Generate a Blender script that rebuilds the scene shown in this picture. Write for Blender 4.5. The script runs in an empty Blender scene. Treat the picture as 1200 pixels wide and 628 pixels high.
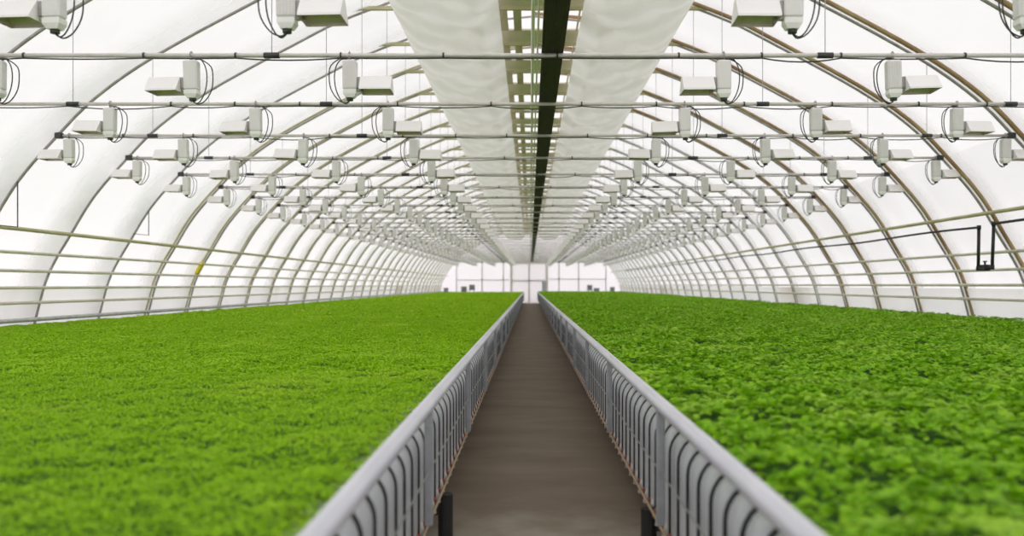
import bpy, math, random
import numpy as np
PI = math.pi
random.seed(7)
rng = np.random.default_rng(11)
S = bpy.context.scene
COL = S.collection

# ------------------------------------------------------------------ measures
HP = 2.07                      # height of the cross pipes above the eye
EYE = 1.62
CAMX = -0.074                  # the eye stands a little left of the building's axis
ZP = EYE + HP                  # cross pipe height
Y0, DY = 5.63, 2.064           # first arch and arch spacing
NP = 35
YF, YE = -4.0, 78.0            # near and far end of the house
RX = 0.584                     # rails stand at +-RX

def yk(k): return Y0 + DY*k

HAZE = 0.0
# ------------------------------------------------------------------ helpers
class MB:
    """collects vertices and faces for ONE mesh object"""
    def __init__(s): s.v = []; s.f = []; s.m = []; s.cur = 0
    def add(s, vs, fs):
        o = len(s.v); s.v += [tuple(p) for p in vs]
        for f in fs: s.f.append(tuple(i+o for i in f)); s.m.append(s.cur)
    def box(s, x0, x1, y0, y1, z0, z1, b=0.0):
        if b <= 0:
            vs = [(x, y, z) for x in (x0, x1) for y in (y0, y1) for z in (z0, z1)]
            s.add(vs, [(0,1,3,2),(4,6,7,5),(0,4,5,1),(2,3,7,6),(0,2,6,4),(1,5,7,3)]); return
        # box with its vertical edges and rims chamfered
        def ring(i, z):
            X0, X1, Y0_, Y1 = x0+i, x1-i, y0+i, y1-i
            c = b
            return [(X0+c,Y0_,z),(X1-c,Y0_,z),(X1,Y0_+c,z),(X1,Y1-c,z),(X1-c,Y1,z),(X0+c,Y1,z),(X0,Y1-c,z),(X0,Y0_+c,z)]
        rs = [ring(b*.8, z0), ring(0, z0+b), ring(0, z1-b), ring(b*.8, z1)]
        vs = [p for r in rs for p in r]; fs = []
        for k in range(3):
            for i in range(8):
                j = (i+1) % 8; fs.append((k*8+i, k*8+j, k*8+8+j, k*8+8+i))
        fs.append(tuple(range(7, -1, -1))); fs.append(tuple(range(24, 32)))
        s.add(vs, fs)
    def tube(s, pts, r, n=8, cap=True):
        pts = [np.array(p, float) for p in pts]
        m = len(pts); vs = []; fs = []
        rr = r if hasattr(r, '__len__') else [r]*m
        up = None
        for i in range(m):
            t = pts[min(i+1, m-1)] - pts[max(i-1, 0)]
            t /= (np.linalg.norm(t) + 1e-12)
            if up is None:
                a = np.array((0, 0, 1.)) if abs(t[2]) < .9 else np.array((1., 0, 0))
                up = a - t*np.dot(a, t)
            else: up = up - t*np.dot(up, t)
            up /= np.linalg.norm(up); w = np.cross(t, up)
            for k in range(n):
                a = 2*PI*(k+.5)/n
                vs.append(pts[i] + rr[i]*(up*math.cos(a) + w*math.sin(a)))
        for i in range(m-1):
            for k in range(n):
                j = (k+1) % n
                fs.append((i*n+k, i*n+j, i*n+n+j, i*n+n+k))
        if cap: fs += [tuple(range(n-1, -1, -1)), tuple(range((m-1)*n, m*n))]
        s.add(vs, fs)
    def grid(s, P):
        """P[i][j] points"""
        a, b = len(P), len(P[0]); vs = [p for r in P for p in r]
        s.add(vs, [(i*b+j, i*b+j+1, (i+1)*b+j+1, (i+1)*b+j) for i in range(a-1) for j in range(b-1)])
    def mesh(s, name, mats, smooth=False):
        me = bpy.data.meshes.new(name); me.from_pydata(s.v, [], s.f)
        for m in (mats if isinstance(mats, (list, tuple)) else [mats]): me.materials.append(m)
        me.polygons.foreach_set('material_index', s.m)
        if smooth: me.polygons.foreach_set('use_smooth', [True]*len(s.f))
        me.update(); return me
    def build(s, name, mats, parent=None, smooth=False):
        return link(name, s.mesh(name, mats, smooth), parent)

def link(name, me, parent=None):
    o = bpy.data.objects.new(name, me); COL.objects.link(o)
    if parent: o.parent = parent
    return o
def tag(o, label, cat, group=None, kind=None):
    o['label'] = label; o['category'] = cat
    if group: o['group'] = group
    if kind: o['kind'] = kind
    return o
def empty(name, loc, label, cat, group=None, rz=0):
    o = bpy.data.objects.new(name, None); COL.objects.link(o); o.location = loc
    o.empty_display_size = .1; o.rotation_euler = (0, 0, rz)
    return tag(o, label, cat, group)
def struct(o): o['kind'] = 'structure'; return o
def copy_tree(o, loc, rz=0.0):
    c = o.copy(); COL.objects.link(c); c.location = loc; c.rotation_euler = (0, 0, rz)
    for ch in list(o.children):
        d = ch.copy(); COL.objects.link(d); d.parent = c
        for g in list(ch.children):
            e = g.copy(); COL.objects.link(e); e.parent = d
    return c
ONES = 'zeroth first second third fourth fifth sixth seventh eighth ninth tenth eleventh twelfth thirteenth fourteenth fifteenth sixteenth seventeenth eighteenth nineteenth'.split()
def ordn(n):
    if n < 20: return ONES[n]
    return f"{n}{'th' if 10 <= n % 100 <= 20 else {1:'st',2:'nd',3:'rd'}.get(n % 10,'th')}"

# ------------------------------------------------------------------ materials
def srgb(r, g, b):
    f = lambda c: (c/255/12.92) if c/255 <= .04045 else ((c/255+.055)/1.055)**2.4
    return (f(r), f(g), f(b), 1)
def mat(name, c, rough=.6, metal=0.0, c2=None, scale=3.0, stretch=(1,1,1), bump=0.0, bscale=20, lo=.4, hi=.65, spec=.5):
    m = bpy.data.materials.new(name); m.use_nodes = True
    nt = m.node_tree; N, L = nt.nodes, nt.links; b = N['Principled BSDF']
    b.inputs['Base Color'].default_value = c; b.inputs['Roughness'].default_value = rough
    b.inputs['Metallic'].default_value = metal; b.inputs['Specular IOR Level'].default_value = spec
    if c2 or bump:
        tc = N.new('ShaderNodeTexCoord'); mp = N.new('ShaderNodeMapping'); mp.inputs['Scale'].default_value = stretch
        L.new(tc.outputs['Object'], mp.inputs['Vector'])
    if c2:
        no = N.new('ShaderNodeTexNoise'); no.inputs['Scale'].default_value = scale; no.inputs['Detail'].default_value = 5
        L.new(mp.outputs['Vector'], no.inputs['Vector'])
        cr = N.new('ShaderNodeValToRGB'); cr.color_ramp.elements[0].position = lo; cr.color_ramp.elements[1].position = hi
        cr.color_ramp.elements[0].color = c; cr.color_ramp.elements[1].color = c2
        L.new(no.outputs['Fac'], cr.inputs['Fac']); L.new(cr.outputs['Color'], b.inputs['Base Color'])
    if bump:
        n2 = N.new('ShaderNodeTexNoise'); n2.inputs['Scale'].default_value = bscale; n2.inputs['Detail'].default_value = 4
        L.new(mp.outputs['Vector'], n2.inputs['Vector'])
        bu = N.new('ShaderNodeBump'); bu.inputs['Strength'].default_value = bump; bu.inputs['Distance'].default_value = .02
        L.new(n2.outputs['Fac'], bu.inputs['Height']); L.new(bu.outputs['Normal'], b.inputs['Normal'])
    return m
def film(name, trans, refl, fac, c2=None, scale=1.2, lo=.45, hi=.7, bump=.15, stretch=(1,1,1)):
    """thin milky plastic: part of the daylight comes through it, part is thrown back"""
    m = bpy.data.materials.new(name); m.use_nodes = True
    nt = m.node_tree; N, L = nt.nodes, nt.links; N.remove(N['Principled BSDF']); out = N['Material Output']
    t = N.new('ShaderNodeBsdfTranslucent'); d = N.new('ShaderNodeBsdfDiffuse'); mx = N.new('ShaderNodeMixShader')
    t.inputs['Color'].default_value = trans; d.inputs['Color'].default_value = refl; mx.inputs[0].default_value = fac
    tc = N.new('ShaderNodeTexCoord'); mp = N.new('ShaderNodeMapping'); mp.inputs['Scale'].default_value = stretch
    L.new(tc.outputs['Object'], mp.inputs['Vector'])
    no = N.new('ShaderNodeTexNoise'); no.inputs['Scale'].default_value = scale; no.inputs['Detail'].default_value = 6
    L.new(mp.outputs['Vector'], no.inputs['Vector'])
    if c2:
        cr = N.new('ShaderNodeValToRGB'); cr.color_ramp.elements[0].position = lo; cr.color_ramp.elements[1].position = hi
        cr.color_ramp.elements[0].color = trans; cr.color_ramp.elements[1].color = c2
        L.new(no.outputs['Fac'], cr.inputs['Fac']); L.new(cr.outputs['Color'], t.inputs['Color'])
    if bump:
        bu = N.new('ShaderNodeBump'); bu.inputs['Strength'].default_value = bump; bu.inputs['Distance'].default_value = .08
        L.new(no.outputs['Fac'], bu.inputs['Height'])
        L.new(bu.outputs['Normal'], d.inputs['Normal']); L.new(bu.outputs['Normal'], t.inputs['Normal'])
    L.new(d.outputs[0], mx.inputs[1]); L.new(t.outputs[0], mx.inputs[2]); L.new(mx.outputs[0], out.inputs['Surface'])
    return m
def leafmat(name, ca, cb, cc, s1, s2, tr=.35):
    m = bpy.data.materials.new(name); m.use_nodes = True
    nt = m.node_tree; N, L = nt.nodes, nt.links; b = N['Principled BSDF']; out = N['Material Output']
    tc = N.new('ShaderNodeTexCoord')
    n1 = N.new('ShaderNodeTexNoise'); n1.inputs['Scale'].default_value = s1; n1.inputs['Detail'].default_value = 4
    n2 = N.new('ShaderNodeTexNoise'); n2.inputs['Scale'].default_value = s2; n2.inputs['Detail'].default_value = 2
    L.new(tc.outputs['Object'], n1.inputs['Vector']); L.new(tc.outputs['Object'], n2.inputs['Vector'])
    r1 = N.new('ShaderNodeValToRGB'); r1.color_ramp.elements[0].position = .36; r1.color_ramp.elements[1].position = .64
    r1.color_ramp.elements[0].color = ca; r1.color_ramp.elements[1].color = cb
    L.new(n2.outputs['Fac'], r1.inputs['Fac'])
    r2 = N.new('ShaderNodeValToRGB'); r2.color_ramp.elements[0].position = .5; r2.color_ramp.elements[1].position = .72
    r2.color_ramp.elements[0].color = (0,0,0,1); r2.color_ramp.elements[1].color = (.7,.7,.7,1)
    L.new(n1.outputs['Fac'], r2.inputs['Fac'])
    mx = N.new('ShaderNodeMix'); mx.data_type = 'RGBA'
    L.new(r2.outputs['Color'], mx.inputs[0]); L.new(r1.outputs['Color'], mx.inputs[6]); mx.inputs[7].default_value = cc
    L.new(mx.outputs[2], b.inputs['Base Color']); b.inputs['Roughness'].default_value = .55
    b.inputs['Specular IOR Level'].default_value = .25
    t = N.new('ShaderNodeBsdfTranslucent'); L.new(mx.outputs[2], t.inputs['Color'])
    ms = N.new('ShaderNodeMixShader'); ms.inputs[0].default_value = tr
    L.new(b.outputs[0], ms.inputs[1]); L.new(t.outputs[0], ms.inputs[2]); L.new(ms.outputs[0], out.inputs['Surface'])
    return m

M = {}
M['film'] = film('milky film', (.97,.97,.97,1), (.93,.93,.93,1), .62, (.90,.905,.91,1), .5, .5, .8)
M['filmR'] = film('milky film greyer', (.91,.91,.915,1), (.90,.90,.90,1), .62, (.80,.79,.79,1), .6, .45, .8)  # right wall film, greyer and more mottled
M['skirt'] = film('stained side curtain', (.97,.965,.96,1), (.90,.89,.88,1), .6, (.62,.56,.50,1), .6, .52, .72, .3, (1,.5,.6))
M['band'] = film('film overlap and shading band', (.88,.88,.87,1), (.82,.82,.81,1), .55, None, 3, bump=.1)  # film overlap, with the grey shading beside the arches painted in
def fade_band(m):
    '''painted grey shading that fades away from the arch and towards the roof'''
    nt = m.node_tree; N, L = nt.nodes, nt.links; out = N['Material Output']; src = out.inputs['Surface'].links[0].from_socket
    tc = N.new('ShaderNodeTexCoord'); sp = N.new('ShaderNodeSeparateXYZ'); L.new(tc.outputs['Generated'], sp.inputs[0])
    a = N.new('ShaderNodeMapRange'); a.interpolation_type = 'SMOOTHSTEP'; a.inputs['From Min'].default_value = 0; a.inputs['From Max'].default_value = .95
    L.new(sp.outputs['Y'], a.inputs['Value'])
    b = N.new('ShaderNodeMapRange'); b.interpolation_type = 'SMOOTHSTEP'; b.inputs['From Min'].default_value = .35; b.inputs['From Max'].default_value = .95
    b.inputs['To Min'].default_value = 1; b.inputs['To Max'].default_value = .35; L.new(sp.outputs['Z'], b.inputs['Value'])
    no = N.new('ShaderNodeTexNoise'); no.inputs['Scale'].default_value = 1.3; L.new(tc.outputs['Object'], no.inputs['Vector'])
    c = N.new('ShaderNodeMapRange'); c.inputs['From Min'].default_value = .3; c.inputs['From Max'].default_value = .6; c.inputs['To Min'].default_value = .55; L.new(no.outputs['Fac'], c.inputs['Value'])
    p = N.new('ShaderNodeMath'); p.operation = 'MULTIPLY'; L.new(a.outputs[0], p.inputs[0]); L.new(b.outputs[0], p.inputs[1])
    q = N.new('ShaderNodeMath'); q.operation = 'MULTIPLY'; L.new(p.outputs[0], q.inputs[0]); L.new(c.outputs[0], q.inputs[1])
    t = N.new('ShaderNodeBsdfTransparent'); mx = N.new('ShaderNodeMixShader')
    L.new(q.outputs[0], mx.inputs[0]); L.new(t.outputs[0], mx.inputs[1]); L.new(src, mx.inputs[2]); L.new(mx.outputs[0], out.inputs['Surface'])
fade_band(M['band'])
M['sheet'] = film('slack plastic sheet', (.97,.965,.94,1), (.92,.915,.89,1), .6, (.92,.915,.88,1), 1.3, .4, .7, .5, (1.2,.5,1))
def crease_shading(m, ang):  # shading of the folds put into the sheet colour as slanting bands
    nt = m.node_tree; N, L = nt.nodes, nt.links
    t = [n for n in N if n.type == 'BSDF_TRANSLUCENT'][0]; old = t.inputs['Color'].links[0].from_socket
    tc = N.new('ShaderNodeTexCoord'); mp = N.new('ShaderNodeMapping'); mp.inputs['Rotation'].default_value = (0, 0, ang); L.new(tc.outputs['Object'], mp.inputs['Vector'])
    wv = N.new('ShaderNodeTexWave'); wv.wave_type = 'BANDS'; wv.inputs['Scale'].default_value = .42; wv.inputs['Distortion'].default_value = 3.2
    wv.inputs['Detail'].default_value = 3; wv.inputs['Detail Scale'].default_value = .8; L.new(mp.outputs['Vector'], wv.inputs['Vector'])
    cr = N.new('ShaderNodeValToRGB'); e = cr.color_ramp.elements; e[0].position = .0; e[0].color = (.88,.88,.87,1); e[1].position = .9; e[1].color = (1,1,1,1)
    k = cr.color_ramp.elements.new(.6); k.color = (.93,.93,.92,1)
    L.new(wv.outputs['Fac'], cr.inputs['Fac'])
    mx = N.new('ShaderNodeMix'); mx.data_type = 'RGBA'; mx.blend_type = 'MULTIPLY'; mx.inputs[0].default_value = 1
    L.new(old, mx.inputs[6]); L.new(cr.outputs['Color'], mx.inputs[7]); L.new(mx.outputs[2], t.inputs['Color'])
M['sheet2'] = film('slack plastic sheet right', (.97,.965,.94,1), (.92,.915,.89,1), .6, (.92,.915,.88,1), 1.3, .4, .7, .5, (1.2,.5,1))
crease_shading(M['sheet'], .95); crease_shading(M['sheet2'], -.95)
M['galv'] = mat('galvanised tube', srgb(206,207,205), .45, .1, srgb(188,190,188), 9)
M['galvd'] = mat('dull dark tube', srgb(160,155,154), .5, .1, srgb(180,175,173), 6)
M['tan'] = mat('weathered tan batten', srgb(172,150,112), .7, 0, srgb(146,116,78), 2.2, (1,1,1), .2)
M['olive'] = mat('cream olive tube', srgb(204,196,160), .6, 0, srgb(190,182,142), 3)
M['cream'] = mat('cream tube', srgb(234,226,216), .5, .0, srgb(222,214,202), 3)
M['pipe'] = mat('pale cross pipe', srgb(222,215,211), .4, .05, srgb(208,201,194), 5)
M['dark'] = mat('black rubber', srgb(34,35,36), .55)
M['cable'] = mat('dark cable', srgb(62,63,62), .5)
M['wire'] = mat('steel wire', srgb(170,172,172), .4, .5)
M['lampg'] = mat('lamp housing grey', srgb(231,228,227), .45, .0, srgb(236,233,232), 8)
M['lampw'] = mat('lamp housing white', srgb(250,247,246), .35)
M['alu'] = mat('hammered aluminium', srgb(226,204,208), .5, .3, bump=.3, bscale=60)
M['bulb'] = mat('bulb glass', srgb(210,214,205), .15, 0)
M['tray'] = mat('dark green tray', srgb(58,47,47), .6, .0, srgb(74,62,60), 14, (6,.4,1), .2)
M['beige'] = mat('beige board', srgb(246,230,216), .7, 0, srgb(238,222,206), 2)
M['plank'] = mat('olive plank', srgb(214,198,172), .75, 0, srgb(202,186,158), 2, (4,.6,1))
M['rail'] = mat('galvanised handrail', srgb(216,216,224), .36, .15, srgb(206,207,215), 6, (1,.3,1))
M['post'] = mat('flat grey post', srgb(176,178,184), .5, .1, srgb(160,162,168), 12)
M['chan'] = mat('grey trough plastic', srgb(206,208,213), .36, 0, srgb(190,192,198), 18, (1,1,.3), .06, 30)
M['white'] = mat('white tube plastic', srgb(222,220,214), .5)
M['red'] = mat('red orange plug', srgb(160,70,52), .5, 0, srgb(130,50,42), 30)
M['beigel'] = mat('beige drip line', srgb(170,150,120), .6)
M['bench'] = mat('dark bench frame', srgb(52,54,52), .7)
M['leg'] = mat('black leg', srgb(40,40,41), .6)
M['soil'] = mat('dark plant understory', srgb(66,116,14), .9, 0, srgb(48,88,10), 30, (1,1,1), .5, 60)
M['yellow'] = mat('yellow tape', srgb(232,212,40), .5)
M['panel'] = film('white gable panel', (.88,.86,.865,1), (.88,.86,.865,1), .6, (.82,.80,.805,1), .4, .4, .75, 0)
M['gatep'] = film('white gate panel', (.97,.96,.96,1), (.93,.91,.91,1), .62, None, 1, bump=0)
M['frame'] = mat('pale steel frame', srgb(236,230,230), .5, .1)
M['mach'] = mat('dark grey machine paint', srgb(138,142,146), .5)
M['machl'] = mat('light grey machine paint', srgb(196,198,202), .5)
M['floor'] = mat('worn concrete', srgb(113,96,80), .72, 0, srgb(138,121,104), 1.6, (.6,1.3,1), .06, 14, .25, .75)
def worn_patch(m):
    nt = m.node_tree; N, L = nt.nodes, nt.links; b = N['Principled BSDF']; old = b.inputs['Base Color'].links[0].from_socket
    tc = N.new('ShaderNodeTexCoord'); sp = N.new('ShaderNodeSeparateXYZ'); L.new(tc.outputs['Object'], sp.inputs[0])
    no = N.new('ShaderNodeTexNoise'); no.inputs['Scale'].default_value = 3.0; no.inputs['Detail'].default_value = 6; L.new(tc.outputs['Object'], no.inputs['Vector'])
    ad = N.new('ShaderNodeMath'); ad.operation = 'MULTIPLY_ADD'; ad.inputs[1].default_value = 1.6; L.new(no.outputs['Fac'], ad.inputs[0]); L.new(sp.outputs['Y'], ad.inputs[2])
    a = N.new('ShaderNodeMapRange'); a.inputs['From Min'].default_value = 7.0; a.inputs['From Max'].default_value = 6.1; a.inputs['To Max'].default_value = .75; L.new(ad.outputs[0], a.inputs['Value'])
    mx = N.new('ShaderNodeMix'); mx.data_type = 'RGBA'; L.new(a.outputs[0], mx.inputs[0]); L.new(old, mx.inputs[6]); mx.inputs[7].default_value = srgb(172,164,148)
    L.new(mx.outputs[2], b.inputs['Base Color'])
worn_patch(M['floor'])
M['leafL'] = leafmat('fine green seedlings', srgb(150,200,16), srgb(172,216,32), srgb(188,224,54), 1.1, 34)
M['leafR'] = leafmat('bright herb leaves', srgb(118,176,14), srgb(160,210,38), srgb(192,224,84), 1.6, 24)

# ------------------------------------------------------------------ arch profile (half, in units of HP, from the floor up)
HALF = [(4.03,-.783),(3.99,-.5),(3.94,-.24),(3.84,.1),(3.66,.42),(3.48,.71),(3.23,1),(2.96,1.27),(2.56,1.55),(1.9,1.91),(1.45,2.13),(.75,2.36),(0,2.45)]
def catmull(P, n):
    P = [np.array(p, float) for p in P]; P = [2*P[0]-P[1]] + P + [2*P[-1]-P[-2]]; out = []
    for i in range(1, len(P)-2):
        for t in np.linspace(0, 1, n, endpoint=False):
            a, b, c, d = P[i-1:i+3]
            out.append(.5*((2*b)+(c-a)*t+(2*a-5*b+4*c-d)*t*t+(3*b-a-3*c+d)*t**3))
    out.append(P[-2]); return out
_h = catmull(HALF, 5)
HALFM = [(p[0]*HP, EYE+p[1]*HP) for p in _h]                   # metres
FULL = [(-x, z) for x, z in HALFM] + [(x, z) for x, z in HALFM[::-1][1:]]
def normal_in(i, P):
    a = P[max(i-1,0)]; b = P[min(i+1,len(P)-1)]
    t = np.array((b[0]-a[0], b[1]-a[1])); t /= np.linalg.norm(t)
    return np.array((t[1], -t[0]))                              # points into the house for left-to-right order
def wall_x(z, inset=0.0):
    for i in range(len(HALFM)-1):
        (x0, z0), (x1, z1) = HALFM[i], HALFM[i+1]
        if z0 <= z <= z1: return x0+(x1-x0)*(z-z0)/(z1-z0) - inset
    return HALFM[0][0] - inset

# ------------------------------------------------------------------ setting
def shell(name, keep, m):
    idx = [i for i in range(len(FULL)) if keep(FULL[i])]
    ys = [YF]; y = YF
    bays = [YF] + [yk(k) for k in range(-4, NP+1) if yk(k) > YF+.5 and yk(k) < YE-.3] + [YE]
    P = []
    for a, b in zip(bays[:-1], bays[1:]):
        n = 8
        for j in range(n + (b == YE)):
            t = j/n; y = a+(b-a)*t; bul = .11*math.sin(PI*t)**.75 if 0 < t < 1 else 0
            row = []
            for i in idx:
                nn = normal_in(i, FULL); f = bul if i not in (0, len(FULL)-1) else 0
                row.append((FULL[i][0]-nn[0]*f, y, FULL[i][1]-nn[1]*f))
            P.append(row)
    mb = MB(); mb.grid(P); return struct(mb.build(name, m, None, True))
zs = ZP
iL = max(i for i in range(len(FULL)//2) if FULL[i][1] <= zs); iR = min(i for i in range(len(FULL)//2, len(FULL)) if FULL[i][1] <= zs)
xl, xr = FULL[iL][0], FULL[iR][0]
shell('wall_left', lambda p: p[0] <= xl+1e-6, M['film'])
shell('ceiling', lambda p: xl-1e-6 <= p[0] <= xr+1e-6, M['film'])
shell('wall_right', lambda p: p[0] >= xr-1e-6, M['filmR'])

def gable(name, y, m):
    mb = MB(); n = len(HALFM)
    L = [(-x, y, z) for x, z in HALFM]; C = [(0, y, z) for x, z in HALFM]; R = [(x, y, z) for x, z in HALFM]
    mb.grid([L, C, R]); return struct(mb.build(name, m))
gable('wall_front', YF, M['film'])
def px(x, y=None): return CAMX + (x-621)*.078
def pz(y): return EYE + (334-y)*.078
mb = MB(); ga, gb = px(599), px(641)
xs = sorted(set([-x for x, z in HALFM]+[x for x, z in HALFM]+[ga, gb]))
hz = lambda x: float(np.interp(abs(x), [p[0] for p in HALFM[::-1]], [p[1] for p in HALFM[::-1]]))
for a, b in zip(xs[:-1], xs[1:]):
    if b-a < 1e-6: continue
    z0 = pz(308) if (a >= ga-1e-6 and b <= gb+1e-6) else 0
    mb.add([(a, YE, z0), (b, YE, z0), (b, YE, max(hz(b), z0+.001)), (a, YE, max(hz(a), z0+.001))], [(0,1,2,3)])
struct(mb.build('wall_back', M['panel']))

mb = MB(); mb.box(-8.6, 8.6, YF, YE+.1, -.15, 0); struct(mb.build('floor', M['floor']))

# the gate in the far gable: tall frame, a cross bar, two upper and two lower panels
def px(x, y=None): return CAMX + (x-621)*.078
def pz(y): return EYE + (334-y)*.078
g = bpy.data.objects.new('door_1', None); COL.objects.link(g); g['kind'] = 'structure'; g.location = (px(620), YE-.12, 0)
gx0, gx1, gz, gm = px(599)-g.location.x, px(641)-g.location.x, pz(308), pz(329)
f = MB()
for x in (gx0, gx1): f.box(x-.1, x+.1, -.08, .08, 0, gz+.1)
f.box(gx0, gx1, -.08, .08, gz-.08, gz+.12); f.box(gx0, gx1, -.06, .06, gm-.06, gm+.06); f.box(-.05, .05, -.06, .06, 0, gz)
f.build('door_frame', M['frame'], g)
for a, b in ((gx0+.1, -.05), (.05, gx1-.1)):
    for z0, z1 in ((.02, gm-.06), (gm+.06, gz-.08)):
        p = MB(); p.box(a, b, -.02, .02, z0, z1); p.build('door_panel', M['gatep'], g)
n = 0
def trim(x0, x1, z0, z1, m=M['frame']):
    global n; n += 1
    t = MB(); t.box(x0, x1, YE-.12, YE-.01, z0, z1); struct(t.build(f'trim_{n}', m))
for xx, top in ((565, 306), (590, 306), (655, 306), (678, 307), (710, 312), (535, 312)):
    trim(px(xx)-.06, px(xx)+.06, 0, pz(top))
trim(px(535), px(597), pz(328)-.05, pz(328)+.05); trim(px(643), px(710), pz(327)-.05, pz(327)+.05)
trim(px(535), px(597), pz(307)-.08, pz(307)+.08); trim(px(643), px(710), pz(307)-.08, pz(307)+.08)

# things standing by the far gable
def cabinet():
    o = empty('control_cabinet', (px(637.5), YE-1.2, 0), 'tall narrow grey cabinet beside the right post of the far gate', 'cabinet')
    b = MB(); b.box(-.2, .2, -.2, .2, .06, 1.96, .015); b.build('body', M['machl'], o)
    b = MB(); b.box(-.18, .18, -.18, .18, 0, .06); b.build('plinth', M['mach'], o)
    d = MB(); d.box(-.175, .175, -.216, -.2, .12, 1.9); d = d.build('door', M['machl'], o)
    h = MB(); h.box(.12, .15, -.235, -.216, 1.0, 1.14); h.build('handle', M['mach'], d)
cabinet()
def machine(x, y, lab, h=1.55, w=.5):
    o = empty('fan_unit', (x, y, 0), lab, 'machine', 'small grey fan units beyond the crops')
    b = MB(); b.box(-w/2, w/2, -.2, .2, h-.5, h, .03); b.build('housing', M['mach'], o)
    b = MB()
    pts = [(.17*math.cos(a), -.21, h-.25+.17*math.sin(a)) for a in np.linspace(0, 2*PI, 17)]
    b.tube(pts, .015, 6, False)
    for a in range(3):
        c, s_ = math.cos(a*PI/3), math.sin(a*PI/3); b.tube([(-.17*c, -.21, h-.25-.17*s_), (.17*c, -.21, h-.25+.17*s_)], .006, 5)
    b.build('fan_guard', M['machl'], o)
    for sx in (-1, 1):
        for sy in (-1, 1):
            l = MB(); l.tube([(sx*(w/2-.04), sy*.16, 0), (sx*(w/2-.04), sy*.16, h-.49)], .02, 6); l.build('leg', M['mach'], o)
machine(px(545), YE-1.3, 'small dark grey machine beyond left crop, second from the left wall', 1.50)
machine(px(554), YE-1.0, 'dark grey machine beyond left crop, the closest one to the gate on that side', 1.66)
machine(px(524.5), YE-1.4, 'low dark grey machine beyond left crop, closest to the left film wall', 1.38, .4)
machine(px(690), YE-1.2, 'dark grey machine beyond right crop, the closest one to the gate on that side', 1.64, .45)
machine(px(698), YE-1.1, 'low dark grey machine beyond right crop, middle of three', 1.36, .5)
machine(px(716), YE-1.3, 'dark grey machine beyond right crop, closest to the right film wall', 1.45, .4)

# ------------------------------------------------------------------ arches
def arch(k):
    y = yk(k)
    lab = (f'curved roof arch, {ordn(k-1)} from the front, spanning wall to wall' if k >= 2 else
           ('curved roof arch over the cut off front lamps' if k == 0 else 'curved roof arch at the frontmost visible cross pipe'))
    o = empty('roof_arch', (0, y, 0), lab, 'arch', 'curved arches carrying the film')
    n = len(FULL); mid = n//2
    def line(i0, i1, inset, dy):
        r = []
        for i in range(i0, i1):
            nn = normal_in(i, FULL); r.append((FULL[i][0]+nn[0]*inset, dy, FULL[i][1]+nn[1]*inset))
        r[0] = (r[0][0], dy, max(r[0][2], 0)); r[-1] = (r[-1][0], dy, max(r[-1][2], 0)); return r
    tanL = k >= 6; tanR = k < 9
    t = MB(); t.tube(line(0, mid+1, .05, 0), .02, 8); t.tube(line(mid, n, .05, 0), .02, 8)
    t.build('main_tube', M['galvd'] , o, True)
    if tanL: t = MB(); t.tube(line(0, mid+1, .04, -.13), .022, 6); t.build('batten', M['olive'], o, True)
    t = MB(); t.tube(line(mid, n, .04, -.15), .032 if tanR else .018, 6); t.build('batten', M['tan'] if tanR else M['galv'], o, True)
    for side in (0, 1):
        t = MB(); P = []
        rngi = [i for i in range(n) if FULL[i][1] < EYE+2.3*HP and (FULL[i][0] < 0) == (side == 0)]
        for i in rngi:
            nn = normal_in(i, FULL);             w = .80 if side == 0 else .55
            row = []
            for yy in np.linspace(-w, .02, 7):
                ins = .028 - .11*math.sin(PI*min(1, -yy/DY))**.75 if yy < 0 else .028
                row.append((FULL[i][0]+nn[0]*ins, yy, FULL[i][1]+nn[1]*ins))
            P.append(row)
        t.grid(P); t.build('film_shade_band', M['band'], o, True)
    zc = EYE+2.175*HP; xc = 1.40*HP
    t = MB(); t.box(-xc, xc, -.03, .03, zc-.03, zc+.03); t.build('collar_tie', M['olive'] if k < 14 else M['cream'], o)
for k in range(2, NP): arch(k)

# longitudinal tubes along both walls
def purlin(side, z, r, m, lab, inset=.10):
    x = side*wall_x(z, inset)
    t = MB(); t.tube([(0, YF+.1 + (YE-YF-.2)*i/20, 0) for i in range(21)], r, 8)
    o = t.build('wall_tube', m, None, True); o.location = (x, 0, z)
    tag(o, lab, 'tube', 'horizontal tubes along the side walls')
for side, sn in ((-1, 'left'), (1, 'right')):
    for j, zz in enumerate((.395, .235, .105, -.02, -.135) if side < 0 else (.56, .262, .125, .0, -.122)):
        purlin(side, EYE+zz*HP, .027 if j else .032, M['olive'] if j == 0 else M['cream'],
               f"{'cream' if j == 0 else 'pale'} horizontal tube along the {sn} film wall, {['topmost','second from top','middle one of five','fourth from top','lowest of five'][j]}")
for side, sn in ((-1, 'left'), (1, 'right')):
    P = []
    for y in np.linspace(YF+.2, YE-.2, 240):
        P.append([(side*(wall_x(z, .03) + .02*math.sin(y*3.1+z*4)), y, z) for z in np.linspace(.3, EYE-.03*HP, 6)])
    t = MB(); t.grid(P); struct(t.build('baseboard_'+sn, M['skirt'], None, True))
t = MB(); t.tube([(0, YF+.1, 0), (0, YE-.1, 0)], .035, 8)
o = t.build('wall_tube', M['galv'], None, True); o.location = (-7.93, 0, 1.075)
tag(o, 'grey tube lying along the outer edge of left crop at wall foot', 'tube')

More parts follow.
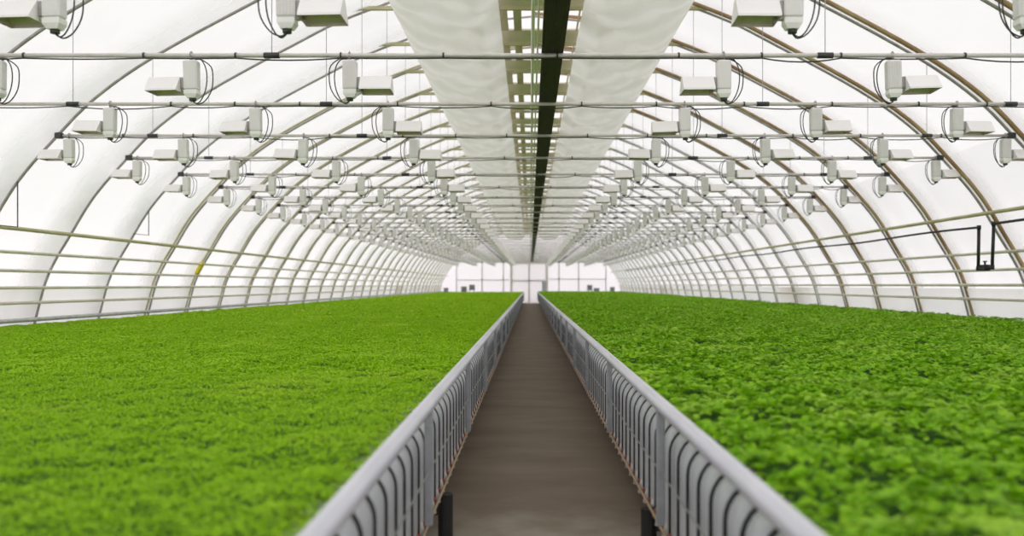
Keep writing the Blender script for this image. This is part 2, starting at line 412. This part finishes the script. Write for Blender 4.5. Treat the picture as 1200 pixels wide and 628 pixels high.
# ------------------------------------------------------------------ cross pipes with wires, sleeves and a cable
HX = (-2.56*HP, -1.16*HP, 1.25*HP, 2.62*HP)
HT = (-2.56*HP, -1.16*HP, 1.25*HP, 2.62*HP)                    # where each wire meets the arch
def arch_z(x):
    for i in range(len(HALFM)-1):
        (x0, z0), (x1, z1) = HALFM[i], HALFM[i+1]
        if x1 <= abs(x) <= x0: return z0+(z1-z0)*(x0-abs(x))/(x0-x1+1e-9)
    return HALFM[-1][1]
XE = wall_x(ZP, .06)
def cross_pipe_meshes(v):
    r = random.Random(v)
    a = MB(); a.tube([(-XE, 0, 0), (0, 0, 0), (XE, 0, 0)], .02, 10)
    c = MB(); pts = []; x = -XE+.1
    nodes = [x]
    while x < XE-.3: x += r.uniform(.7, 1.2); nodes.append(min(x, XE-.1))
    for p, q in zip(nodes[:-1], nodes[1:]):
        sag = r.choice((.004, .01, .02, .035))
        for t in np.linspace(0, 1, 6, endpoint=False):
            pts.append((p+(q-p)*t, -.012, -.027-sag*4*t*(1-t)))
    pts.append((nodes[-1], -.012, -.032)); c.tube(pts, .007, 5)
    for nx in nodes[1:-1]: c.tube([(nx-.008, 0, 0), (nx+.008, 0, 0)], .027, 8)
    return a.mesh('pipe', M['pipe'], True), c.mesh('power_cable', M['cable'])
variants = [cross_pipe_meshes(v) for v in range(6)]
wires = []
for hx, ht in zip(HX, HT):
    w = MB(); w.tube([(hx, 0, .02), (ht, 0, arch_z(ht)-ZP-.05)], .0045, 5); wires.append(w.mesh('hanger_wire', M['wire']))
sl = MB(); sl.tube([(-.07, 0, 0), (.07, 0, 0)], .027, 8); sleeve = sl.mesh('sleeve', M['cable'], True)
br = MB(); br.box(-.05, .05, -.04, .04, -.04, .04, .01); bracket = br.mesh('end_bracket', M['cable'])
def cross_pipe(k):
    lab = f'thin pale cross pipe with a cable, {ordn(k)} one up from the front' if k else 'thin pale cross pipe above the photo edge carrying the cut off lamps'
    lab = lab.replace(' one up', ' pipe')
    o = empty('cross_pipe', (0, yk(k), ZP), lab, 'pipe', 'cross pipes under the roof')
    a, c = variants[k % 6]
    link('pipe', a, o); link('power_cable', c, o)
    for w, hx in zip(wires, HX):
        link('hanger_wire', w, o)
        s = link('sleeve', sleeve, o); s.location = (hx, 0, 0)
    for sx in (-1, 1):
        b = link('end_bracket', bracket, o); b.location = (sx*(XE-.03), 0, 0)
for k in range(NP): cross_pipe(k)

# ------------------------------------------------------------------ grow lamps
def lamp_meshes():
    d = {}
    m = MB(); m.box(-.06, .066, -.05, .05, -.315, -.05, .012)
    for i in range(5): m.box(-.046+i*.022, -.040+i*.022, -.055, -.05, -.30, -.07)
    d['ballast_box'] = (m, 'lampg')
    m = MB()                                                     # tapered lower cap
    ra = [(-.056,-.046),(.062,-.046),(.062,.046),(-.056,.046)]; rb = [(-.036,-.034),(.04,-.034),(.04,.034),(-.036,.034)]
    vs = [(x,y,-.315) for x,y in ra]+[(x,y,-.35) for x,y in ra]+[(x,y,-.385) for x,y in rb]
    m.add(vs, [(0,3,2,1)]+[(k*4+i,k*4+(i+1)%4,k*4+4+(i+1)%4,k*4+4+i) for k in range(2) for i in range(4)]+[(8,9,10,11)])
    d['end_cap'] = (m, 'lampw')
    m = MB(); m.tube([(0,0,-.385),(0,0,-.41)], .03, 8); d['cable_gland'] = (m, 'cable')
    m = MB(); m.box(.066, .10, -.03, .03, -.30, -.20, .006); m.box(.05, .12, -.018, .018, -.325, -.302); d['bracket'] = (m, 'galvd')
    m = MB()                                                     # open trough
    x0, x1 = .098, .38; zb, zt, wb, wt, th = -.332, -.195, .125, .03, .005
    prof = [(-wb,zb),(-wb*.97,zb+.018),(-wt,zt),(wt,zt),(wb*.97,zb+.018),(wb,zb)]
    inn = [(-wb+th,zb),(-wb*.97+th,zb+.018),(-wt+th,zt-th),(wt-th,zt-th),(wb*.97-th,zb+.018),(wb-th,zb)]
    m.grid([[(x,y,z) for y,z in prof] for x in (x0,x1)])
    m.cur = 1; m.grid([[(x,y,z) for y,z in inn] for x in (x1-th,x0+th)])
    for xa in (x0+th, x1-th): m.add([(xa,y,z) for y,z in inn], [tuple(range(6))])
    m.cur = 0
    for xa in (x0, x1): m.add([(xa,y,z) for y,z in prof], [tuple(range(6))])
    for s in (0, 5): m.add([(x0,prof[s][0],zb),(x1,prof[s][0],zb),(x1-th,inn[s][0],zb),(x0+th,inn[s][0],zb)], [(0,1,2,3)])
    d['reflector'] = (m, ('lampw','alu'))
    m = MB(); m.tube([(.12,0,-.27),(.14,0,-.27),(.17,0,-.27),(.32,0,-.27),(.34,0,-.27)], [.014,.014,.022,.022,.01], 8); d['bulb'] = (m, 'bulb')
    m = MB(); m.tube([(.0,.033*math.cos(a),.033*math.sin(a)) for a in np.linspace(-.9*PI,-.1*PI+PI,9)], .006, 5)
    m.box(-.012,.012,-.012,.012,-.06,-.02); d['hook'] = (m, 'galvd')
    loops = []
    for dx, yy in ((.0,.01),(.04,-.025)):
        c = MB(); P = [(-.02,yy,-.03),(-.08,yy,-.035),(-.125-dx,yy,-.10),(-.14-dx,yy,-.2),(-.125-dx,yy,-.31),(-.085-dx*.6,yy,-.40),(-.045,yy,-.435),(-.012,yy*.4,-.42),(0,0,-.40)]
        c.tube(catmull([np.array(p) for p in P], 3), .0055, 5); loops.append(c)
    return d, loops
D, loops = lamp_meshes()
def mm(k): return [M[x] for x in k] if isinstance(k, tuple) else M[k]
LM = {k: v[0].mesh(k, mm(v[1]), k in ('cable_gland','bulb')) for k, v in D.items()}
LC = [c.mesh('supply_cable', M['cable'], True) for c in loops]
allm = ['lampg','lampw','cable','galvd','alu','bulb']
one = MB()
for k, (v, mk) in D.items():
    if k in ('hook','bulb'): pass
    ks = mk if isinstance(mk, tuple) else (mk,)
    o0 = len(one.v); one.v += v.v
    for f_, mi in zip(v.f, v.m): one.f.append(tuple(i+o0 for i in f_)); one.m.append(allm.index(ks[mi]))
c = loops[0]; o0 = len(one.v); one.v += c.v
for f_ in c.f: one.f.append(tuple(i+o0 for i in f_)); one.m.append(2)
ONE = one.mesh('grow_lamp', [M[x] for x in allm])
LX = (-3.126, -2.356, -1.549, -.814, .814, 1.542, 2.331, 3.154)
def lamp_label(i, k):
    side = 'left' if i < 4 else 'right'; j = 4-i if i < 4 else i-3
    posn = {1:'closest to dark tray', 2:'second from dark tray', 3:'third from dark tray', 4:'outermost by film wall'}[j]
    if k == 0: return f'white grow lamp cut by top photo edge, {side} side, {posn}'
    return f'white grow lamp on {side} half, {posn}, under {ordn(k)} cross pipe from front'
proto = None
for k in range(NP):
    for i, lx in enumerate(LX):
        if i in {0: (0,1,6,7), 1: (0,6,7), 2: (0,7)}.get(k, ()): continue
        rz = PI if i in (0, 1, 2, 4) else 0.0
        x = (lx + (.03 if (k, i) == (1, 2) else 0))*HP + random.uniform(-.02, .02); loc = (x, yk(k)-.0, ZP)
        if k <= 15:
            if proto is None:
                o = empty('grow_lamp', loc, '', 'lamp', 'grow lamps hanging under the cross pipes', rz)
                for nme, me in LM.items(): link(nme, me, o)
                for me in LC: link('supply_cable', me, o)
                proto = o
            else: o = copy_tree(proto, loc, rz)
        else:
            o = link('grow_lamp', ONE); o.location = loc; o.rotation_euler = (0, 0, rz)
            tag(o, '', 'lamp', 'grow lamps hanging under the cross pipes')
        o.rotation_euler = (random.uniform(-.02,.02), random.uniform(-.025,.025), rz + random.uniform(-.06,.06))
        o['label'] = lamp_label(i, k)

# ------------------------------------------------------------------ ridge: slack sheets, boards, tray, conduits
ZS = EYE + 2.10*HP
def vnoise(x, y, seed, n=64):
    g = np.random.default_rng(seed).random((n, n)); x = np.asarray(x); y = np.asarray(y)
    xi = np.floor(x).astype(int); yi = np.floor(y).astype(int); fx = x-xi; fy = y-yi
    fx = fx*fx*(3-2*fx); fy = fy*fy*(3-2*fy)
    a = g[xi % n, yi % n]; b = g[(xi+1) % n, yi % n]; c_ = g[xi % n, (yi+1) % n]; d_ = g[(xi+1) % n, (yi+1) % n]
    return (a*(1-fx)+b*fx)*(1-fy) + (c_*(1-fx)+d_*fx)*fy
def sheet(x0, x1, seed, lab, flip):
    ys = np.arange(8.0, YE-.3, .129); nx = 30; P = []
    for y in ys:
        ph = ((y-Y0)/DY) % 1.0; row = []
        for i in range(nx):
            u = i/(nx-1); x = x0+(x1-x0)*u
            v = u if not flip else 1-u                            # v = 0 at the outer hem
            sag = .05*math.sin(PI*ph)**2*math.sin(PI*u) + .12*math.sin(PI*u)
            e = min(1, u*6, (1-u)*6); dgl = e*(.10*abs(math.sin(PI*(ph+v*1.3)))**.7 + .07*abs(math.sin(PI*(2*ph-v*2.1+.3)))*v + .05*abs(math.sin(PI*(ph-v*3.2))))
            z = ZS - sag - dgl + .02*float(vnoise(x*5, y*2.5, seed))
            if v < .06: z += (.06-v)*1.6
            row.append((x, y, z))
        P.append(row)
    mb = MB(); mb.grid(P); o = mb.build('plastic_sheet', M['sheet2' if flip else 'sheet'], None, True); tag(o, lab, 'plastic sheet', 'slack sheets under the ridge')
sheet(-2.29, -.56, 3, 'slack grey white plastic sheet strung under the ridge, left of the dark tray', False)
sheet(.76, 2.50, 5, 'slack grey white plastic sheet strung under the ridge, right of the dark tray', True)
# ridge boards with planks, one bay each
bd = MB(); bd.box(-.64, .86, -.42, .42, 0, .03); BD = bd.mesh('cross_board', M['beige'])
PLK = []
for a, b in ((-.60,-.46),(-.36,-.22),(.30,.55),(.76,.79)):
    q = MB(); q.box(a, b, .42, DY-.42, -.01, .025); PLK.append(q.mesh('plank', M['plank']))
for k in range(2, NP):
    o = empty('ridge_boarding', (0, yk(k), EYE+2.24*HP), f'beige ridge board with olive planks above {ordn(k)} cross pipe from front', 'board', 'boards along the open ridge')
    link('cross_board', BD, o)
    for p in PLK: link('plank', p, o)
# dark ribbed tray on top of the cross pipes
x0t, x1t = CAMX+.106, CAMX+.302
prof = []
nr = 11
for i in range(nr):
    xa = x0t+(x1t-x0t)*i/nr; xb = x0t+(x1t-x0t)*(i+1)/nr
    prof += [(xa, 0.0), (xa+.75*(xb-xa), 0.0), (xa+.78*(xb-xa), .014), (xb-.002, .014)]
prof += [(x1t, 0), (x1t, .06), (x0t, .06)]
t = MB(); t.grid([[(x-.5*(x0t+x1t), y, z) for x, z in prof+[prof[0]]] for y in np.linspace(4.0, YE-.4, 40)])
o = t.build('cable_tray', M['tray']); o.location = (.5*(x0t+x1t), 0, ZP+.026)
tag(o, 'long dark green ribbed tray lying on the cross pipes below the ridge', 'tray')
for dx, r, lab in ((.025, .016, 'thin white conduit pipe left of the dark tray, the thicker one'), (.068, .009, 'thinnest white conduit pipe tight along the left of the dark tray')):
    t = MB(); t.tube([(0, y, 0) for y in np.linspace(4, YE-.3, 30)], r, 8); o = t.build('conduit_pipe', M['lampw'], None, True)
    o.location = (CAMX+dx, 0, ZP+.026+r); tag(o, lab, 'pipe')

# ------------------------------------------------------------------ benches, troughs, rails
TP = .25; YT0 = 2.30
def bench(side, sn):
    o = empty('growing_bench', (side*4.3, 0, 0), f'long dark bench carrying the crop {sn} of the path', 'bench')
    b = MB(); b.box(min(-side*3.44, side*3.6), max(-side*3.44, side*3.6), YF+1, 75.6, .80, .90); b.build('bench_top', M['bench'], o)
    lx, ly = (-.598, 5.3) if side < 0 else (.615, 4.95)
    l = MB(); l.tube([(lx-side*4.3, ly, 0), (lx-side*4.3, ly, .325)], .046, 12); l.tube([(lx-side*4.3, ly, 0), (lx-side*4.3, ly, .025)], .085, 12)
    l.box(min(lx-side*4.3, -side*3.4), max(lx-side*4.3, -side*3.4), ly-.03, ly+.03, .20, .26)
    l.build('leg', M['leg'], o)
    for xo in (-side*3.2, 0, side*3.3):
        for i in range(12):
            y = 3.0+6.4*i; l = MB(); l.box(xo-.04, xo+.04, y-.04, y+.04, 0, .80); l.build('leg', M['leg'], o)
bench(-1, 'left'); bench(1, 'right')

W = .20
def trough_parts(side):
    P = [(0,.31),(0,.48),(0,.62),(0,.70),(0,.755)] + [(.14-.14*math.cos(a), .755+.14*math.sin(a)) for a in np.linspace(.2, PI/2, 7)] + [(.18,.898)]
    sec = [(-.5,.045),(-.5,.022),(-.47,.008),(-.40,0),(0,-.003),(.40,0),(.47,.008),(.5,.022),(.5,.045)]
    G = []
    for i, (u, z) in enumerate(P):
        a = P[max(i-1,0)]; b = P[min(i+1,len(P)-1)]; t = np.array((b[0]-a[0], b[1]-a[1])); t /= np.linalg.norm(t)
        nin = np.array((t[1], -t[0]))
        G.append([(side*(u+nin[0]*d), w*W, z+nin[1]*d) for w, d in sec])
    body = MB(); body.grid(G); body.grid([[r[0] for r in G], [r[-1] for r in G]])
    body.add(G[0], [tuple(range(9))])
    hose = MB(); hose.tube([(side*(u+.012), .5*TP, z-.012) for u, z in P], .019, 6)
    tube = MB(); tube.tube([(side*.03, -.03, .39), (side*.006, -.03, .34), (-side*.008, -.03, .275)], .02, 8)
    plug = MB(); plug.tube([(-side*.002, .06, .345), (-side*.012, .06, .305), (-side*.016, .06, .292)], [.013, .019, .013], 8)
    return [('trough_body', body, 'chan'), ('black_hose', hose, 'dark'), ('drain_tube', tube, 'white'), ('red_plug', plug, 'red')]
for side, sn in ((-1, 'left'), (1, 'right')):
    parts = trough_parts(side); ms = [(a, b.mesh(a, M[c_], True), c_) for a, b, c_ in parts]
    uni = MB()
    for ci, (a, b, c_) in enumerate(parts):
        o0 = len(uni.v); uni.v += b.v; uni.f += [tuple(i+o0 for i in f_) for f_ in b.f]; uni.m += [ci]*len(b.f)
    mats4 = [M[c_] for _, _, c_ in parts]; UNI = uni.mesh('planting_trough', mats4, True)
    base = None; xf = side*(RX+.066)
    for i in range(150):
        y = YT0 + TP*i
        lab = f'grey rounded trough end below the {sn} rail, {ordn(i+1)} from the front'
        if i < 60:
            if base is None:
                base = o = empty('planting_trough', (xf, y, 0), lab, 'trough', f'trough ends in a row below the {sn} rail')
                for a, me, _ in ms: link(a, me, o)
            else: o = copy_tree(base, (xf, y, 0))
        else:
            o = link('planting_trough', UNI); o.location = (xf, y, 0); tag(o, lab, 'trough', f'trough ends in a row below the {sn} rail')
        o['label'] = lab
    far = MB()
    for i in range(150, 292):
        y = YT0 + TP*i; o0 = len(far.v)
        far.v += [(p[0], p[1]+y, p[2]) for p in uni.v]; far.f += [tuple(q+o0 for q in f_) for f_ in uni.f]; far.m += uni.m
    o = far.build('planting_trough_row', mats4, None, True); o.location = (xf, 0, 0)
    tag(o, f'far grey trough ends merging into one strip below the {sn} rail', 'trough', None, 'stuff')
    # handrail
    r = empty('bed_rail', (side*RX, 0, 0), f'long galvanised tube rail on flat posts, {sn} of the path', 'rail')
    t = MB(); t.tube([(0, y, 1.02) for y in np.linspace(-1, 75.6, 60)], .035, 16); t.build('rail_tube', M['rail'], r, True)
    ps = MB(); ps.box(-.02, .02, -.02, .02, .415, 1.0, .004); PM = ps.mesh('post', M['post'])
    for i in range(26):
        q = link('post', PM, r); q.location = (-side*.003, 4.28+2.75*i, 0)
    t = MB(); t.tube([(-side*.004, y, .68+.006*math.sin(y*2)) for y in np.linspace(0, 75.6, 90)], .004, 5); t.build('tension_wire', M['wire'], r)
    t = MB(); t.tube([(0, y, 0) for y in np.linspace(1, 75.6, 60)], .009, 6); o = t.build('drip_line', M['beigel'], None, True)
    o.location = (side*(RX+.031), 0, .345); tag(o, f'thin beige drip line at the foot of the {sn} troughs', 'hose')

# ------------------------------------------------------------------ the crops
def crop(name, side, lab, zones, zfun, mat_, xin, xout, seed, tilt):
    r = np.random.default_rng(seed); V = []; F = []; tot = 0
    for (ya, yb, dens, size, wedge) in zones:
        n_ = int((yb-ya)*(xout-xin)*dens)
        y = r.uniform(ya, yb, n_); x = r.uniform(xin, xout, n_)
        if wedge:
            k_ = x < .80*y+1.2; x, y = x[k_], y[k_]
        z, keep = zfun(x, y, r)
        x, y, z = x[keep], y[keep], z[keep]; n_ = len(x)
        sz = size*r.uniform(.65, 1.35, n_); yaw = r.uniform(0, 2*PI, n_); tl = r.uniform(tilt[0], tilt[1], n_)
        d = np.stack([np.cos(yaw)*np.cos(tl), np.sin(yaw)*np.cos(tl), np.sin(tl)], 1)
        w = np.stack([-np.sin(yaw), np.cos(yaw), np.zeros(n_)], 1)
        roll = r.uniform(-.5, .5, n_)[:, None]
        up = np.cross(d, w); w2 = w*np.cos(roll)+up*np.sin(roll); up = np.cross(d, w2)
        c0 = np.stack([side*x, y, z], 1); s_ = sz[:, None]
        p0 = c0 - d*s_*.5; p1 = c0 - w2*s_*.42 - up*s_*.02; p2 = c0 + w2*s_*.42 - up*s_*.02; p3 = c0 + d*s_*.55 + np.array([0,0,-1])*s_*.12; p4 = c0 - up*s_*.10
        V.append(np.stack([p0, p1, p2, p3, p4], 1).reshape(-1, 3))
        b = (np.arange(n_)*5 + tot)[:, None]
        F.append(np.concatenate([b+np.array([0,2,4]), b+np.array([2,3,4]), b+np.array([3,1,4]), b+np.array([1,0,4])], 1).reshape(-1, 3)); tot += 5*n_
    V = np.concatenate(V).astype(np.float32); F = np.concatenate(F).astype(np.int32)
    # under the leaves: a bumpy closed bed
    nv, nf = len(V), len(F)
    me = bpy.data.meshes.new(name); me.vertices.add(nv); me.vertices.foreach_set('co', V.ravel())
    me.loops.add(nf*3); me.loops.foreach_set('vertex_index', F.ravel())
    me.polygons.add(nf); me.polygons.foreach_set('loop_start', np.arange(0, nf*3, 3, dtype=np.int32))
    me.polygons.foreach_set('loop_total', np.full(nf, 3, dtype=np.int32))
    me.polygons.foreach_set('use_smooth', np.ones(nf, dtype=bool))
    me.materials.append(mat_); me.update(calc_edges=True); me.validate()
    o = link(name, me); tag(o, lab, 'crop', None, 'stuff')
    b = MB(); xa, xb = xin+.16, xout-.02; b.box(min(side*xa, side*xb), max(side*xa, side*xb), YF+1, 75.4, .925, ZB[side])
    b.build('planting_mat', M['soil'], o)
    return o
ZB = {-1: .94, 1: .95}
def zleft(x, y, r):
    b = .5*vnoise(x*9, y*9, 21, 128) + .3*vnoise(x*22, y*22, 22, 256) + .35*vnoise(x*1.7, y*1.7, 23)
    z = .948 + .055*b + .018*r.random(len(x)) + .02*vnoise(x*4, y*3, 25)
    edge = np.clip((x-.61)/.12, 0, 1); z = z - .03*(1-edge)
    return z, np.ones(len(x), bool)
def zright(x, y, r):
    b = vnoise(x*8, y*8, 31, 128); c_ = vnoise(x*1.3, y*1.3, 33); f_ = vnoise(x*19, y*19, 34, 256)
    z = .962 + .085*b**1.1 + .03*f_ + .02*c_ + .02*r.random(len(x))
    gap = np.zeros(len(x), bool)
    for yg, wd in ((8.75, .17), (13.2, .09), (21.5, .26), (33.0, .34), (47.0, .3)):
        gap |= np.abs(y - yg - .05*vnoise(x*3, y*0, 35)) < wd*(.3+.9*vnoise(x*2, y*0, 36))
    edge = np.clip((x-.61)/.12, 0, 1); z = z - .035*(1-edge)
    keep = ~gap | (r.random(len(x)) < .12); z = np.where(gap, z-.05, z)
    return z, keep
crop('seedling_crop', -1, 'even field of fine bright green seedlings filling the bed left of the path',
     [(1.0, 6, 16000, .0125, True), (6, 16, 7800, .021, True), (16, 34, 1500, .042, False), (34, 75.5, 240, .10, False)], zleft, M['leafL'], .612, 7.84, 1, (.05, .9))
crop('herb_crop', 1, 'field of leafy herb plants with dark gaps filling the bed right of the path',
     [(1.0, 7, 2000, .045, True), (7, 16, 1900, .041, True), (16, 34, 720, .062, False), (34, 75.5, 230, .11, False)], zright, M['leafR'], .612, 8.02, 2, (-.1, .75))

# ------------------------------------------------------------------ right wall: black pipe with a dip
yd0, yd1 = 13.55, 14.0
xw = wall_x(2.6, .22)
t = MB(); zt = 2.60
main = [(xw, 4.0, 2.62), (xw, 8, 2.61), (xw, yd0, 2.595)]
rest = [(xw, yd1, 2.565)] + [(xw + .02*math.sin(y*.7), y, 2.565+.12*(y-yd1)/45 + .015*math.sin(y*.9)) for y in np.linspace(yd1+.8, 66, 60)]
dip = [(xw, yd0, 2.595), (xw-.02, yd0+.01, 1.9), (xw-.02, yd1-.02, 1.89), (xw, yd1, 2.565)]
o = empty('irrigation_pipe', (0, 0, 0), 'black irrigation pipe along the right film wall with a square dip', 'pipe')
t.tube(main, .022, 8); t.tube(rest, .02, 8); t.build('main_run', M['dark'], o, True)
t = MB(); t.tube(dip[:2], .026, 8); t.tube(dip[1:3], .026, 8); t.tube(dip[2:], .026, 8)
for p in dip: t.tube([(p[0], p[1], p[2]-.035), (p[0], p[1], p[2]+.035)], .034, 8)
t.build('drop_loop', M['dark'], o, True)
t = MB(); t.box(xw-.07, xw+.03, yd0+.14, yd1-.14, 1.85, 1.95, .012); t.tube([(xw-.02, (yd0+yd1)/2, 1.94), (xw-.02, (yd0+yd1)/2, 2.0)], .015, 6)
t.tube([(xw-.02, (yd0+yd1)/2-.05, 2.0), (xw-.02, (yd0+yd1)/2+.05, 2.0)], .012, 6); t.build('valve', M['dark'], o)

# yellow strip on a left arch, two thin cords under the left arches
k = 7; z0, z1 = 1.88, 2.16
P = [(-wall_x(z, .085), yk(k)-.2, z) for z in np.linspace(z0, z1, 6)]
t = MB(); t.tube([(p[0]-P[0][0], 0, p[2]-z0) for p in P], .05, 8); o = t.build('yellow_strip', M['yellow'], None, True)
o.location = P[0]; tag(o, 'bright yellow strip wrapped round an arch low on left wall', 'strip')
for kk, zt_, zb_, lab in ((3, 3.05, 2.42, 'thin dark cord hanging from the left arch nearest the photo edge'), (5, 3.0, 2.55, 'thin dark cord hanging between left arches above the top wall tube')):
    x = -wall_x(zt_, .09); t = MB(); t.tube([(0, 0, 0), (0, 0, zb_-zt_)], .008, 6)
    t.tube([(0, 0, zb_-zt_), (-.25, -.1, zb_-zt_+.02)], .006, 6)
    o = t.build('hanging_cord', M['cable']); o.location = (x, yk(kk)-.05, zt_); tag(o, lab, 'cord')

mb = MB(); mb.grid([[(x*.985, y, max(z*.99, .02)) for x, z in FULL] for y in (YF+.3, YE-.3)])
n_ = len(FULL); mb.f += [tuple(range(n_-1, -1, -1)), tuple(range(n_, 2*n_))]; mb.m += [0, 0]
mb.f.append((0, n_, 2*n_-1, n_-1)); mb.m.append(0)
hm = bpy.data.materials.new('humid haze'); hm.use_nodes = True; nt = hm.node_tree; nt.nodes.remove(nt.nodes['Principled BSDF'])
vs = nt.nodes.new('ShaderNodeVolumeScatter'); vs.inputs['Density'].default_value = HAZE; vs.inputs['Color'].default_value = (1,1,1,1)
nt.links.new(vs.outputs[0], nt.nodes['Material Output'].inputs['Volume'])
if HAZE > 0: tag(mb.build('haze', hm), 'thin white humid haze filling the air of the greenhouse', 'haze', None, 'stuff')
S.cycles.volume_bounces = 2
# ------------------------------------------------------------------ daylight, camera, view
w = bpy.data.worlds.new('overcast sky'); S.world = w; w.use_nodes = True
bg = w.node_tree.nodes['Background']; bg.inputs['Color'].default_value = (1.0, .958, .99, 1); bg.inputs['Strength'].default_value = 1.0

cd = bpy.data.cameras.new('camera'); co = bpy.data.objects.new('camera', cd); COL.objects.link(co)
co.location = (CAMX, 0, EYE); co.rotation_euler = (PI/2, 0, 0)
cd.sensor_width = 36; cd.lens = 30; cd.shift_x = -21/1200; cd.shift_y = 20/1200; cd.clip_end = 300; cd.clip_start = .05
cd.dof.use_dof = True; cd.dof.focus_distance = 8.5; cd.dof.aperture_fstop = 1.2
S.camera = co
S.view_settings.view_transform = 'Standard'; S.view_settings.look = 'None'; S.view_settings.gamma = 1; S.view_settings.use_curve_mapping = False
S.view_settings.exposure = 0.55
S.cycles.use_denoising = True
S.cycles.max_bounces = 10; S.cycles.diffuse_bounces = 7; S.cycles.transmission_bounces = 8; S.cycles.glossy_bounces = 4
S.cycles.caustics_reflective = False; S.cycles.caustics_refractive = False
